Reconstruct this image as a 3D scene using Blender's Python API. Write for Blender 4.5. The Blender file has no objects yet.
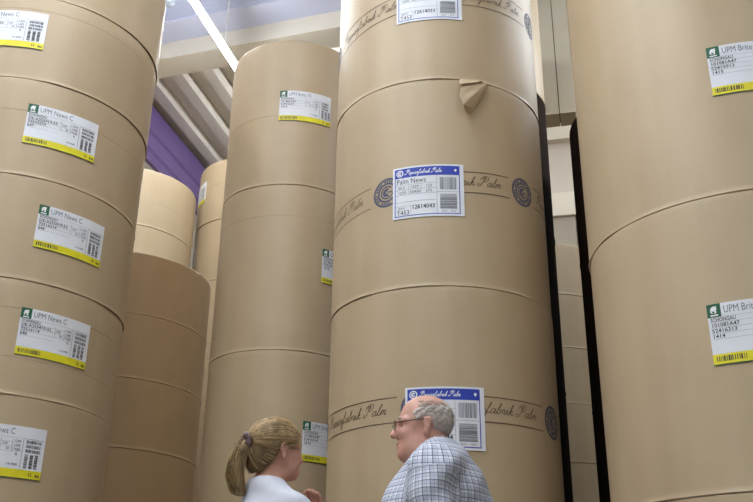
import bpy, math, random
import numpy as np
from mathutils import Vector
R_=math.radians
scene=bpy.context.scene
COL=scene.collection
rng=np.random.default_rng(7)

# ---------------------------------------------------------------- helpers
def link(o,parent=None):
    COL.objects.link(o)
    if parent is not None: o.parent=parent
    return o
def mesh_obj(name,verts,faces,mat=None,parent=None,smooth=True):
    me=bpy.data.meshes.new(name)
    me.from_pydata([tuple(map(float,v)) for v in verts],[],[tuple(int(i) for i in f) for f in faces])
    if mat is not None: me.materials.append(mat)
    if smooth: me.polygons.foreach_set('use_smooth',[True]*len(me.polygons))
    me.update()
    return link(bpy.data.objects.new(name,me),parent)
def fast_quads(name,V,Q,mat,parent=None):
    me=bpy.data.meshes.new(name)
    V=np.asarray(V,np.float32); Q=np.asarray(Q,np.int32); k=Q.shape[1]
    me.vertices.add(len(V)); me.vertices.foreach_set('co',V.ravel())
    me.loops.add(Q.size); me.loops.foreach_set('vertex_index',Q.ravel())
    me.polygons.add(len(Q)); me.polygons.foreach_set('loop_start',np.arange(0,Q.size,k,dtype=np.int32))
    me.polygons.foreach_set('use_smooth',np.ones(len(Q),bool))
    me.materials.append(mat); me.update(calc_edges=True); me.validate()
    return link(bpy.data.objects.new(name,me),parent)
def empty(name,loc,rotz=0,label=None,cat=None,group=None):
    o=bpy.data.objects.new(name,None); o.empty_display_size=.1
    o.location=loc; o.rotation_euler=(0,0,rotz); link(o)
    if label: o['label']=label; o['category']=cat
    if group: o['group']=group
    return o
class MB:
    def __init__(s): s.v=[]; s.f=[]
    def add(s,v,f):
        n=len(s.v); s.v+=[tuple(p) for p in v]; s.f+=[tuple(i+n for i in q) for q in f]
    def box(s,x0,x1,y0,y1,z0,z1,T=None):
        v=[(x,y,z) for z in (z0,z1) for y in (y0,y1) for x in (x0,x1)]
        if T: v=[T(*p) for p in v]
        s.add(v,[(0,2,3,1),(4,5,7,6),(0,1,5,4),(2,6,7,3),(0,4,6,2),(1,3,7,5)])
    def tube(s,P,r,n=6):
        P=[Vector(p) for p in P]; rr=r if hasattr(r,'__len__') else [r]*len(P)
        base=len(s.v); up=Vector((.13,.21,.97))
        for i,p in enumerate(P):
            t=(P[min(i+1,len(P)-1)]-P[max(i-1,0)]).normalized()
            a=t.cross(up)
            if a.length<1e-3: a=t.cross(Vector((1,0,0)))
            a.normalize(); b=t.cross(a)
            for k in range(n):
                an=2*math.pi*k/n
                s.v.append(tuple(p+(a*math.cos(an)+b*math.sin(an))*rr[i]))
        for i in range(len(P)-1):
            for k in range(n):
                k2=(k+1)%n
                s.f.append((base+i*n+k,base+i*n+k2,base+(i+1)*n+k2,base+(i+1)*n+k))
        s.f.append(tuple(base+k for k in range(n))[::-1]); e=base+(len(P)-1)*n
        s.f.append(tuple(e+k for k in range(n)))
    def build(s,name,mat,parent=None,smooth=False): return mesh_obj(name,s.v,s.f,mat,parent,smooth)

def s2l(c):
    return tuple(((x/255)/12.92 if x/255<=.04045 else ((x/255+.055)/1.055)**2.4) for x in c)
def material(name,rgb,rough=.6,spec=.4,**kw):
    m=bpy.data.materials.new(name); m.use_nodes=True
    b=m.node_tree.nodes['Principled BSDF']
    b.inputs['Base Color'].default_value=(*s2l(rgb),1)
    b.inputs['Roughness'].default_value=rough
    b.inputs['Specular IOR Level'].default_value=spec
    for k,v in kw.items(): b.inputs[k.replace('_',' ')].default_value=v
    return m
def noisy(name,rgb,amt=.12,scale=(8,8,8),rough=.6,spec=.4,bump=0,detail=4,rgb2=None,**kw):
    m=material(name,rgb,rough,spec,**kw); nt=m.node_tree; N=nt.nodes; L=nt.links; b=N['Principled BSDF']
    tc=N.new('ShaderNodeTexCoord'); mp=N.new('ShaderNodeMapping'); mp.inputs['Scale'].default_value=scale
    nz=N.new('ShaderNodeTexNoise'); nz.inputs['Scale'].default_value=1; nz.inputs['Detail'].default_value=detail
    L.new(tc.outputs['Object'],mp.inputs['Vector']); L.new(mp.outputs[0],nz.inputs['Vector'])
    cr=N.new('ShaderNodeValToRGB'); c=s2l(rgb); c2=s2l(rgb2) if rgb2 else c
    cr.color_ramp.elements[0].position=.3; cr.color_ramp.elements[1].position=.7
    cr.color_ramp.elements[0].color=(*[x*(1-amt) for x in c],1); cr.color_ramp.elements[1].color=(*[min(1,x*(1+amt)) for x in c2],1)
    L.new(nz.outputs['Fac'],cr.inputs[0]); L.new(cr.outputs[0],b.inputs['Base Color'])
    if bump:
        bp=N.new('ShaderNodeBump'); bp.inputs['Strength'].default_value=bump; bp.inputs['Distance'].default_value=.01
        L.new(nz.outputs['Fac'],bp.inputs['Height']); L.new(bp.outputs[0],b.inputs['Normal'])
    return m

def kraft_material(name,rgb,rough=.47,spec=.42):
    # brown wrapping paper: fine fibre mottling, faint lengthwise machine streaks, slight sheen
    m=material(name,rgb,rough,spec); nt=m.node_tree; N=nt.nodes; L=nt.links; b=N['Principled BSDF']
    tc=N.new('ShaderNodeTexCoord'); oi=N.new('ShaderNodeObjectInfo')
    ad=N.new('ShaderNodeVectorMath'); ad.operation='ADD'
    L.new(tc.outputs['Object'],ad.inputs[0]); L.new(oi.outputs['Random'],ad.inputs[1])
    def nz(scale,sc,det):
        mp=N.new('ShaderNodeMapping'); mp.inputs['Scale'].default_value=sc
        n=N.new('ShaderNodeTexNoise'); n.inputs['Scale'].default_value=scale; n.inputs['Detail'].default_value=det
        L.new(ad.outputs[0],mp.inputs[0]); L.new(mp.outputs[0],n.inputs['Vector']); return n
    a=nz(6,(1,1,.12),2); c=nz(3,(1,1,1),3); d=nz(160,(1,1,.5),2)
    mx=N.new('ShaderNodeMath'); mx.operation='MULTIPLY_ADD'; mx.inputs[1].default_value=.45; L.new(a.outputs['Fac'],mx.inputs[0])
    m2=N.new('ShaderNodeMath'); m2.operation='MULTIPLY_ADD'; m2.inputs[1].default_value=.35; L.new(c.outputs['Fac'],m2.inputs[0])
    m3=N.new('ShaderNodeMath'); m3.operation='MULTIPLY'; m3.inputs[1].default_value=.2; L.new(d.outputs['Fac'],m3.inputs[0])
    L.new(m3.outputs[0],m2.inputs[2]); L.new(m2.outputs[0],mx.inputs[2])
    cr=N.new('ShaderNodeValToRGB'); k=s2l(rgb)
    cr.color_ramp.elements[0].position=.35; cr.color_ramp.elements[1].position=.65
    cr.color_ramp.elements[0].color=(k[0]*.93,k[1]*.92,k[2]*.9,1); cr.color_ramp.elements[1].color=(k[0]*1.06,k[1]*1.07,k[2]*1.09,1)
    L.new(mx.outputs[0],cr.inputs[0]); L.new(cr.outputs[0],b.inputs['Base Color'])
    bp=N.new('ShaderNodeBump'); bp.inputs['Strength'].default_value=.12; bp.inputs['Distance'].default_value=.004
    L.new(c.outputs['Fac'],bp.inputs['Height']); L.new(bp.outputs[0],b.inputs['Normal'])
    return m

KRAFT=kraft_material('kraft_paper',(184,163,132))
KRAFT_SHADE=kraft_material('kraft_paper_painted_shade',(46,36,32),.95,.05)  # kraft wrap with the deep shade between stacks put into its colour
KRAFT_BROWN=kraft_material('kraft_paper_brown',(176,148,110))
M=dict(
 end=noisy('end_paper',(176,146,108),.08,(4,4,4)),
 core=noisy('cardboard_core',(120,98,70),.1,(10,10,10),.8),
 label=noisy('label_paper',(226,228,234),.03,(9,9,9),.5),
 green=material('label_green',(28,92,62),.5),
 white=material('print_white',(235,238,238),.5),
 yellow=noisy('label_yellow',(226,214,40),.06,(14,14,14),.5),
 ink=material('black_ink',(52,54,58),.6),
 inkgrey=material('grey_ink',(112,116,124),.6),
 blue=noisy('label_blue',(44,66,176),.06,(12,12,12),.5),
 bandink=material('brown_printing_ink',(104,88,70),.6),
 emblem=material('slate_blue_ink',(88,90,108),.6),
 lamp_h=material('lamp_housing_white',(225,226,228),.4),
 concrete=noisy('concrete_floor',(104,101,98),.15,(1.2,1.2,1.2),.55),
 ceil=noisy('ceiling_panel_lavender',(172,178,204),.04,(.8,.8,.8),.7),
 ceil2=noisy('ceiling_trim_lavender',(190,194,216),.04,(.8,.8,.8),.7),
 deck=noisy('roof_deck_beige',(236,229,218),.05,(1,1,1),.6),
 beam=noisy('beam_cream',(210,203,190),.04,(1.5,1.5,1.5),.6),
 wall=noisy('wall_cream',(176,168,152),.05,(.7,.7,.7),.7),
 panel=noisy('wall_panel_white',(216,206,194),.04,(.7,.7,.7),.65),
 rail=noisy('wall_rail_ivory',(232,224,208),.04,(.9,.9,.9),.6),
 duct=noisy('duct_beige',(184,176,156),.06,(2,2,2),.6),
 purple=noisy('purple_cladding',(128,106,164),.08,(1.4,1.4,1.4),.28,.6),
)
def emission(name,rgb,st):
    m=bpy.data.materials.new(name); m.use_nodes=True; nt=m.node_tree
    b=nt.nodes['Principled BSDF']; b.inputs['Base Color'].default_value=(.9,.9,.9,1)
    b.inputs['Emission Color'].default_value=(*rgb,1); b.inputs['Emission Strength'].default_value=st
    return m
TUBE=emission('fluorescent_tube',(.92,.97,1.0),120)
TUBE2=emission('fluorescent_tube_short',(.92,.97,1.0),60)

# ---------------------------------------------------------------- camera
ZC=.69
cam=bpy.data.cameras.new('camera'); co=link(bpy.data.objects.new('camera',cam))
cam.sensor_width=36; cam.sensor_fit='HORIZONTAL'; cam.lens=920.28/753*36
p,r=R_(23.4055),R_(.70867)
F=Vector((0,math.cos(p),math.sin(p))); U=Vector((0,-math.sin(p),math.cos(p))); X=Vector((1,0,0))
# image right axis and up axis after the small roll
right=X*math.cos(r)+U*math.sin(r); up=-X*math.sin(r)+U*math.cos(r)
from mathutils import Matrix
co.matrix_world=Matrix(((right.x,up.x,-F.x,0),(right.y,up.y,-F.y,0),(right.z,up.z,-F.z,ZC),(0,0,0,1)))
scene.camera=co

# ---------------------------------------------------------------- text
def text_mesh(s,size,shear=0,bold=0):
    cu=bpy.data.curves.new('t','FONT'); cu.body=s; cu.size=size; cu.shear=shear; cu.offset=bold; cu.resolution_u=2
    ob=bpy.data.objects.new('t',cu); COL.objects.link(ob)
    bpy.context.view_layer.update()
    dg=bpy.context.evaluated_depsgraph_get(); me=ob.evaluated_get(dg).to_mesh()
    v=[(a.co.x,a.co.y) for a in me.vertices]; f=[tuple(q.vertices) for q in me.polygons]
    ob.evaluated_get(dg).to_mesh_clear(); COL.objects.unlink(ob); bpy.data.objects.remove(ob); bpy.data.curves.remove(cu)
    return v,f
class Flat:
    """flat print laid out in label metres, later wrapped round a roll"""
    def __init__(s): s.v=[]; s.f=[]
    def add(s,v,f,dx=0,dy=0,sx=1,sy=1):
        n=len(s.v); s.v+=[(a*sx+dx,b*sy+dy) for a,b in v]; s.f+=[tuple(i+n for i in q) for q in f]
    def rect(s,x0,y0,x1,y1):
        k=max(1,int(abs(x1-x0)/.02)); v=[];f=[]
        for i in range(k+1):
            x=x0+(x1-x0)*i/k; v+=[(x,y0),(x,y1)]
        for i in range(k): f.append((2*i,2*i+2,2*i+3,2*i+1))
        s.add(v,f)
    def text(s,t,x,y,size,width=None,shear=0,bold=.0):
        v,f=text_mesh(t,size,shear,bold)
        w=max(a for a,b in v) if v else 1
        s.add(v,f,x,y,(width/w) if width else 1,1)
        return (width or w)
    def stroke(s,P,w):
        P=[np.array(q,float) for q in P]; n=len(P); v=[]; f=[]
        for i in range(n):
            t=P[min(i+1,n-1)]-P[max(i-1,0)]; t=t/(np.linalg.norm(t)+1e-9); nn=np.array([-t[1],t[0]])*w/2
            v+=[tuple(P[i]+nn),tuple(P[i]-nn)]
        for i in range(n-1): f.append((2*i,2*i+1,2*i+3,2*i+2))
        s.add(v,f)
    def ring(s,cx,cy,r0,r1,a0=0,a1=360):
        n=max(3,int(abs(a1-a0)/7.5)); v=[];f=[]
        for i in range(n+1):
            a=R_(a0+(a1-a0)*i/n); v+=[(cx+r0*math.cos(a),cy+r0*math.sin(a)),(cx+r1*math.cos(a),cy+r1*math.sin(a))]
        for i in range(n): f.append((2*i,2*i+1,2*i+3,2*i+2))
        s.add(v,f)
    def disc(s,cx,cy,r,sx=1):
        n=20; s.add([(cx+sx*r*math.cos(2*math.pi*i/n),cy+r*math.sin(2*math.pi*i/n)) for i in range(n)],[tuple(range(n))])
    def wrap(s,name,mat,parent,R,off,th0,z0,zf=None):
        V=[]
        for x,y in s.v:
            th=th0+x/R; z=z0+y+(zf(math.degrees(th)) if zf else 0)
            V.append(((R+off)*math.sin(th),-(R+off)*math.cos(th),z))
        return mesh_obj(name,V,s.f,mat,parent,False)

# script lettering drawn as pen strokes (x-height 1)
GL={
'a':(1.2,[[(.9,.8),(.6,1),(.25,.8),(.1,.35),(.35,0),(.7,.3),(.92,.95),(.85,.3),(1.0,0),(1.3,.25)]]),
'p':(1.15,[[(0,.3),(.3,1),(.2,.2),(.05,-1.1)],[(.2,.5),(.5,1),(.82,.8),(.75,.2),(.4,0),(.22,.15)],[(.6,.05),(1.2,.25)]]),
'i':(.65,[[(0,.25),(.28,.95),(.25,.25),(.4,0),(.68,.25)],[(.36,1.4),(.4,1.5)]]),
'e':(.85,[[(0,.25),(.45,.5),(.62,.85),(.4,1),(.15,.6),(.2,.15),(.5,0),(.9,.28)]]),
'r':(.85,[[(0,.25),(.25,1.08),(.38,.88),(.62,.9),(.5,.3),(.62,0),(.9,.25)]]),
'f':(.85,[[(0,.25),(.45,1.4),(.55,2.1),(.38,2.25),(.26,1.2),(.12,-.9),(-.05,-1.1),(.0,-.5),(.4,.1),(.9,.28)]]),
'b':(1.0,[[(0,.25),(.4,1.5),(.45,2.15),(.27,2.1),(.17,1),(.2,.15),(.5,0),(.75,.4),(.6,.9),(.75,.8),(1.05,.7)]]),
'k':(1.0,[[(0,.25),(.4,1.5),(.42,2.15),(.25,2.0),(.12,0)],[(.14,.5),(.45,1),(.6,.78),(.24,.5),(.5,.25),(.68,0),(1.0,.25)]]),
'l':(.65,[[(0,.25),(.4,1.4),(.47,2.15),(.28,2.1),(.17,1),(.2,.2),(.4,0),(.68,.25)]]),
'm':(1.35,[[(0,.25),(.25,1),(.2,.5),(.12,0)],[(.15,.3),(.45,1),(.62,.8),(.52,0)],[(.54,.3),(.85,1),(1.0,.8),(.95,.2),(1.1,0),(1.4,.28)]]),
'P':(1.65,[[(.75,2.1),(.6,1.1),(.3,.1),(-.1,0),(-.3,.35),(0,.6)],[(-.1,1.5),(0,2.1),(.7,2.5),(1.4,2.3),(1.5,1.6),(1.0,1.15),(.55,1.35)],[(.2,1.8),(.6,2.2),(1.0,2.0),(.8,1.6),(.45,1.7)]]),
' ':(.9,[]),
}
def catmull(P,n=5):
    P=[np.array(q,float) for q in P]; Q=[P[0]*2-P[1]]+P+[P[-1]*2-P[-2]]; out=[]
    for i in range(1,len(Q)-2):
        for k in range(n):
            t=k/n; a,b,c,d=Q[i-1:i+3]
            out.append(.5*((2*b)+(c-a)*t+(2*a-5*b+4*c-d)*t*t+(3*b-a-3*c+d)*t**3))
    out.append(P[-1]); return out
def script(fl,txt,x,y,width,xh,w):
    adv=sum(GL[c][0] for c in txt); sx=width/adv; cx=x
    for c in txt:
        a,st=GL[c]
        for P in st:
            Q=catmull(P)
            fl.stroke([(cx+q[0]*sx+q[1]*xh*.42,y+q[1]*xh) for q in Q],w)
        cx+=a*sx
TXT='Papierfabrik Palm'

# ---------------------------------------------------------------- paper rolls
def roll(root,Rr,H,mat,seed,wrap_steps=()):
    rg=np.random.default_rng(seed); n=144
    prof=[(0,-.003),(.0008,.0002),(.0022,.0006),(.0052,.0008),(.013,.0002),(.03,.0)]
    zs=[z for z,_ in prof]; rs=[q for _,q in prof]
    steps=sorted(wrap_steps); zc=.03
    for zz in list(np.linspace(.1,H-.06,7)):
        zs.append(zz); rs.append(0)
    for st in steps:
        zs+= [st-.02,st-.004,st-.0012,st+.0012,st+.004,st+.02]; rs+=[0]*6
    zs+=[H-.03,H-.006,H-.0015,H]; rs+=[0,-.0003,-.001,-.005]
    o=np.argsort(zs,kind='stable'); zs=np.array(zs)[o]; rs=np.array(rs)[o]
    for st in steps: rs=rs+np.where(zs>st,.0011,0)*np.where(zs<H-.02,1,0)
    ph=rg.uniform(0,6.28,12); am=rg.uniform(.3,1,12)
    th=np.arange(n)*2*math.pi/n
    wav=sum(am[k]*np.sin((k+2)*th+ph[k]) for k in range(6))/3
    wav2=sum(am[k]*np.sin((2*k+9)*th+ph[k]) for k in range(6))/3
    V=[];Q=[]
    for j,(z,dr) in enumerate(zip(zs,rs)):
        edge=max(0,1-z/.05); lip=.0055*max(0,1-abs(z-.0025)/.009)*np.clip(.55+.5*wav2+.35*wav,.08,1.2)
        rad=Rr+dr+wav*.0007+lip
        zz=z+edge*(.0012*(wav2+1.5) if z<.02 and z>0 else 0)
        V.append(np.stack([rad*np.sin(th),-rad*np.cos(th),np.zeros(n)+zz],1))
    V=np.concatenate(V); m=len(zs)
    i=np.arange(n); i2=(i+1)%n
    for j in range(m-1): Q.append(np.stack([j*n+i,j*n+i2,(j+1)*n+i2,(j+1)*n+i],1))
    fast_quads('wrapper',V,np.concatenate(Q),mat,root)
    for z,nm in ((.0,1),(H,-1)):
        rc=.038; k=48; v=[];f=[]
        for q in range(k):
            a=2*math.pi*q/k; v+=[(rc*math.sin(a),-rc*math.cos(a),z),((Rr-.017)*math.sin(a),-(Rr-.017)*math.cos(a),z)]
        for q in range(k):
            a=2*q;b=2*((q+1)%k); f.append((a,a+1,b+1,b))
        mesh_obj('end_disc',v,f,M['end'],root,False)
    cb=MB(); k=24
    for z0,z1 in ((.0005,H-.0005),):
        v=[((.038 if ri else .032)*math.sin(2*math.pi*q/k),-(.038 if ri else .032)*math.cos(2*math.pi*q/k),z) for ri in (0,1) for z in (z0,z1) for q in range(k)]
        f=[]
        for q in range(k):
            q2=(q+1)%k
            f+=[(q,k+q,k+q2,q2),(2*k+q,2*k+q2,3*k+q2,3*k+q),(q,q2,2*k+q2,2*k+q),(k+q,3*k+q,3*k+q2,k+q2)]
        cb.add(v,f)
    cb.build('core_tube',M['core'],root)

def sheet(name,mat,parent,Rr,off,th0,z0,w,h,thick=.0012,zf=None):
    n=max(2,int(w/.012)); V=[];Fc=[]
    for k,(dr) in enumerate((off-thick,off)):
        for i in range(n+1):
            for y in (0,h):
                th=th0+(w*i/n)/Rr; V.append(((Rr+dr)*math.sin(th),-(Rr+dr)*math.cos(th),z0+y))
    o=2*(n+1)
    for i in range(n):
        a=2*i; Fc.append((o+a,o+a+2,o+a+3,o+a+1)); Fc.append((a,a+1,a+3,a+2))
        Fc.append((a,a+2,o+a+2,o+a)); Fc.append((a+1,o+a+1,o+a+3,a+3))
    Fc.append((0,o,o+1,1)); Fc.append((2*n,2*n+1,o+2*n+1,o+2*n))
    return mesh_obj(name,V,Fc,mat,parent,False)

def barcode(fl,x0,y0,x1,y1,vert,rg,frac=.55,step=.004):
    if vert:
        x=x0
        while x<x1:
            w=step*rg.choice([.4,.6,1.0]); fl.rect(x,y0,min(x+w,x1),y1); x+=w+step*rg.choice([.35,.6,.8])
    else:
        y=y0
        while y<y1:
            w=step*rg.choice([.4,.6,1.0]); fl.rect(x0,y,x1,min(y+w,y1)); y+=w+step*rg.choice([.35,.6,.8])

def mill_label(root,Rr,thc,zc,title,lines,seed,w=.424,h=.262):
    """white delivery label: green logo square, lines of print, barcodes, yellow strip"""
    rg=np.random.default_rng(seed); th0=R_(thc)-w/2/Rr; z0=zc-h/2; o=.004
    lb=sheet('label',M['label'],root,Rr,o,th0,z0,w,h)
    ye=Flat(); ye.rect(0,.003,w,.045); ye.wrap('yellow_strip',M['yellow'],lb,Rr,o+.0006,th0,z0)
    g=Flat(); g.rect(.0,h-.058,.056,h); g.wrap('logo_square',M['green'],lb,Rr,o+.0006,th0,z0)
    e=Flat(); e.disc(.028,h-.022,.011,1.1); e.stroke([(.018,h-.02),(.016,h-.034),(.022,h-.04)],.006); e.stroke([(.03,h-.025),(.036,h-.036),(.03,h-.042)],.007)
    e.stroke([(.022,h-.018),(.04,h-.012)],.005); e.rect(.012,h-.053,.044,h-.047); e.wrap('logo_mark',M['white'],lb,Rr,o+.0011,th0,z0)
    gs=Flat(); gs.rect(0,0,w,.003); gs.wrap('green_edge',M['green'],lb,Rr,o+.0008,th0,z0)
    t=Flat(); t.text(title,.066,h-.045,.046,(.019 if 'News' in title else .0142)*len(title)); t.wrap('title_line',M['inkgrey'],lb,Rr,o+.0012,th0,z0)
    t=Flat()
    ty=h-.080
    for i,q in enumerate(lines):
        t.text(q,.010,ty+.001,.0235,min(.18,.0125*len(q)),bold=.0003); ty-=.0235
    for i in range(5): t.rect(.008,h-.0605-i*.0235,.30 if i<4 else .19,h-.0597-i*.0235)
    for x in (.195,.25): t.rect(x,h-.133,x+.0012,h-.068)
    t.rect(.305,.05,.3065,h-.06); t.rect(.305,h-.061,w-.012,h-.0597)
    t.text('220',.202,h-.100,.018); t.text('30',.222,h-.124,.018); t.text('1344',.258,h-.082,.018); t.text('1280',.258,h-.104,.018); t.text('17085',.252,h-.126,.018); t.text('R',.272,h-.150,.02)
    t.text('1414080',.235,.062,.016)
    for y in (h-.083,h-.106,h-.129): barcode(t,.322,y,w-.022,y+.016,True,rg)
    for x in (.322,.350,.376): barcode(t,x,.054,x+.018,h-.137,False,rg)
    barcode(t,.014,.014,.135,.036,True,rg,step=.0065)
    t.text('12',w-.072,.016,.022,bold=.0006); t.text('846',w-.034,.014,.02,.026,bold=.0006)
    t.wrap('label_printing',M['ink'],lb,Rr,o+.0012,th0,z0)
    return lb

def emblem(fl,cx,cy,r=.088):
    fl.ring(cx,cy,r*.86,r); fl.ring(cx,cy,r*.62,r*.68)
    for a in range(0,360,12):
        if a%60<48: fl.ring(cx,cy,r*.70,r*.84,a,a+8.5)
    fl.ring(cx,cy,r*.55,r*.62); fl.ring(cx,cy,r*.36,r*.46,40,320); fl.ring(cx,cy,r*.08,r*.30,60,300)
    fl.stroke([(cx+r*.05,cy),(cx+r*.36,cy),(cx+r*.36,cy-r*.25)],r*.1)

def printed_band(root,Rr,zf,emb,th_lo,th_hi):
    """two printed rules with script lettering between round emblems"""
    emb=sorted(emb)
    edges=[-180]+emb+[180]
    hw=math.degrees(.108/Rr); per=74
    for a,b in zip(edges[:-1],edges[1:]):
        a2=max(th_lo,a+(hw if a>-180 else 0)); b2=min(th_hi,b-(hw if b<180 else 0))
        if b2<=a2: continue
        x0=R_(a2)*Rr; x1=R_(b2)*Rr
        n=max(2,int((x1-x0)/.015))
        for y in (.063,-.063):
            ln=Flat(); ln.stroke([(x0+(x1-x0)*i/n,y) for i in range(n+1)],.0055)
            ln.wrap('printed_rule',M['bandink'],root,Rr,.0013,0,0,zf)
    for e in emb:
        em=Flat(); emblem(em,R_(e)*Rr,0); em.wrap('round_emblem',M['emblem'],root,Rr,.0017,0,0,zf)
        if e>th_hi-60: continue
        x0=R_(e+hw+1)*Rr; x1=R_(e+per-hw-1)*Rr
        sc=Flat(); script(sc,TXT,x0+.035,-.018,x1-x0-.085,.0245,.0036)
        sc.wrap('script_lettering',M['bandink'],root,Rr,.0015,0,0,zf)

def palm_label(root,Rr,thc,zc,seed,num,w=.392,h=.312,tilt=0):
    rg=np.random.default_rng(seed); th0=R_(thc)-w/2/Rr; z0=zc-h/2; o=.0042
    lb=sheet('label',M['label'],root,Rr,o,th0,z0,w,h)
    b=Flat(); b.rect(.012,h-.066,w-.022,h-.010); b.rect(.012,.012,.0165,h-.012); b.rect(w-.0265,.012,w-.022,h-.012); b.rect(.012,.012,w-.022,.0165)
    b.wrap('blue_border',M['blue'],lb,Rr,o+.0007,th0,z0)
    t=Flat(); script(t,TXT,.072,h-.049,.2,.0115,.0022); t.wrap('script_lettering',M['white'],lb,Rr,o+.0013,th0,z0)
    t=Flat(); t.ring(.042,h-.038,.015,.0205); t.ring(.042,h-.038,.004,.011,30,330); t.wrap('round_mark',M['white'],lb,Rr,o+.0013,th0,z0)
    t=Flat(); t.disc(w-.045,h-.036,.007); t.rect(w-.048,h-.046,w-.042,h-.030)
    t.wrap('header_mark',M['white'],lb,Rr,o+.0013,th0,z0)
    k=Flat(); k.text('Palm News',.022,h-.104,.044,.165)
    xr=.245
    for y in (h-.112,h-.142,h-.172,h-.215,.072): k.rect(.0165,y,xr,y+.0011)
    k.rect(xr,.02,xr+.0012,h-.068); k.rect(xr,h-.168,w-.0265,h-.1668)
    for x in (.09,.16): k.rect(x,h-.172,x+.001,h-.112)
    k.rect(.102,.03,.1031,.072)
    k.text('49,5',.03,h-.136,.024); k.text('1259',.1,h-.136,.024); k.text('123',.185,h-.136,.024)
    k.text('1250',.03,h-.166,.024); k.text('50430',.097,h-.166,.024); k.text('375',.185,h-.166,.024)
    k.text('SE911',.03,.054,.018); k.text(num,.108,.05,.034,.125,bold=.0004); k.text('T453',.024,.021,.038,.07)
    k.text('05/19',.27,.024,.012); k.text('0214',.32,.024,.012)
    k.wrap('label_printing',M['ink'],lb,Rr,o+.001,th0,z0)
    c=Flat(); barcode(c,.262,h-.155,w-.04,h-.08,True,rg,step=.0042); barcode(c,.262,.042,w-.04,h-.182,False,rg,step=.0042)
    c.wrap('barcodes',M['inkgrey'],lb,Rr,o+.001,th0,z0)

def stack(key,az,D,Rr,bounds,labels,group,mat=KRAFT,offs=None,steps=None,seed=1):
    a=R_(az); out=[]
    for i,(z0,z1) in enumerate(zip(bounds[:-1],bounds[1:])):
        ox=(offs or {}).get(i,None)
        if ox is None:
            g=np.random.default_rng(seed*31+i); ox=(g.uniform(-.003,.003),g.uniform(-.0015,.0015))
        c=Vector((D*math.sin(a)+math.cos(a)*ox[0]+math.sin(a)*ox[1],D*math.cos(a)-math.sin(a)*ox[0]+math.cos(a)*ox[1],z0))
        rt=empty('paper_roll',c,-a,labels[i],'paper roll',group)
        roll(rt,Rr,z1-z0,mat[i] if isinstance(mat,list) else mat,seed*100+i,(steps or {}).get(i,()))
        out.append(rt)
    return out

# left foreground stack (half-width rolls)
A_b=[0,.63,1.26,1.881,2.513,3.133,3.766,4.365,4.985]
A_l=['lowest roll of the nearest left stack, standing on the floor',
 'second roll up from the floor in the nearest left stack',
 'kraft roll low in the left corner, its yellow-edged label cut off by the picture edge',
 'kraft roll of the nearest left stack, carrying the lowest of its full labels',
 'kraft roll of the nearest left stack, carrying the middle of its full labels',
 'kraft roll of the nearest left stack, carrying the highest of its full labels',
 'kraft roll near the top left corner, its yellow-edged label cut by the picture edge',
 'topmost roll of the nearest left stack, overhanging with a dark edge beneath']
A=stack('A',-23.2115,5.765,.7196,A_b,A_l,'rolls stacked in the left foreground',KRAFT,{7:(.013,.001),6:(.005,.001),5:(.0,.001)},{5:(.42,),3:(.2,.47),6:(.5,)},seed=1)
mill_label(A[6],.7196,-20.6,4.111-A_b[6],'UPM News C',['SCHONGAU','DE-A255419-52','73513314','647'],11)
mill_label(A[5],.7196,12,3.471-A_b[5],'UPM News C',['SCHONGAU','DE-A255419-53','73573374','647'],12)
mill_label(A[4],.7196,24.3,2.846-A_b[4],'UPM News C',['SCHONGAU','DE-A255419-52','72516314','646'],13)
mill_label(A[3],.7196,24.5,2.230-A_b[3],'UPM News C',['SCHONGAU','DE-A255419-52','72516114','646'],14)
mill_label(A[2],.7196,9.6,1.596-A_b[2],'UPM News C',['SCHONGAU','DE-A255419-52','72516214','646'],15)

# centre stack with printed band
M_b=[0,1.16,2.415,3.681,4.95]; RM=.6352
M_l=['lowest roll of the script-banded centre stack, standing on the floor',
 'kraft roll directly behind the bald man, blue-headed label beside his head',
 'kraft roll with a whole blue-headed label, round emblems and a torn flap',
 'topmost kraft roll of the centre stack, its blue-bordered label cut by the picture edge']
MS=stack('M',4.25,5.078,RM,M_b,M_l,'rolls stacked in the centre',KRAFT,{0:(0,0),1:(.003,0),2:(0,.001),3:(.0,.001)},seed=2)
printed_band(MS[1],RM,lambda t:1.778-1.16,[-85,-11,62.9],-110,150)
printed_band(MS[2],RM,lambda t:3.015-2.415+.00075*max(-90,min(90,t)),[-26.2,47.8,-100.2],-120,150)
printed_band(MS[3],RM,lambda t:4.262-3.681+.0010*max(-90,min(90,t)),[-79,-5,69],-110,150)
palm_label(MS[1],RM,1.0,1.727-1.16,21,'12614044')
palm_label(MS[2],RM,-5.1,2.972-2.415,22,'12614043')
palm_label(MS[3],RM,-3.4,4.255-3.681,23,'12614033')
# torn wrapper flap hanging at the upper seam of the middle roll
def flap_pt(th,z,off):
    a=R_(th); return ((RM+off)*math.sin(a),-(RM+off)*math.cos(a),z-2.415)
fv=[flap_pt(*q) for q in [(12,3.679,.012),(25,3.680,.012),(22.8,3.672,.037),(10.7,3.612,.05),
  (11.5,3.600,.044),(23,3.664,.034),(25.7,3.668,.03),(12,3.476,.07),(10.3,3.515,.077),(28.1,3.659,.004),(17.7,3.477,.03),(13.4,3.462,.038),(16.7,3.445,.012)]]
ff=[(0,1,2,3),(4,5,6),(4,6,7,8),(6,9,10),(6,10,7),(7,10,11),(10,12,11)]
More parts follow.
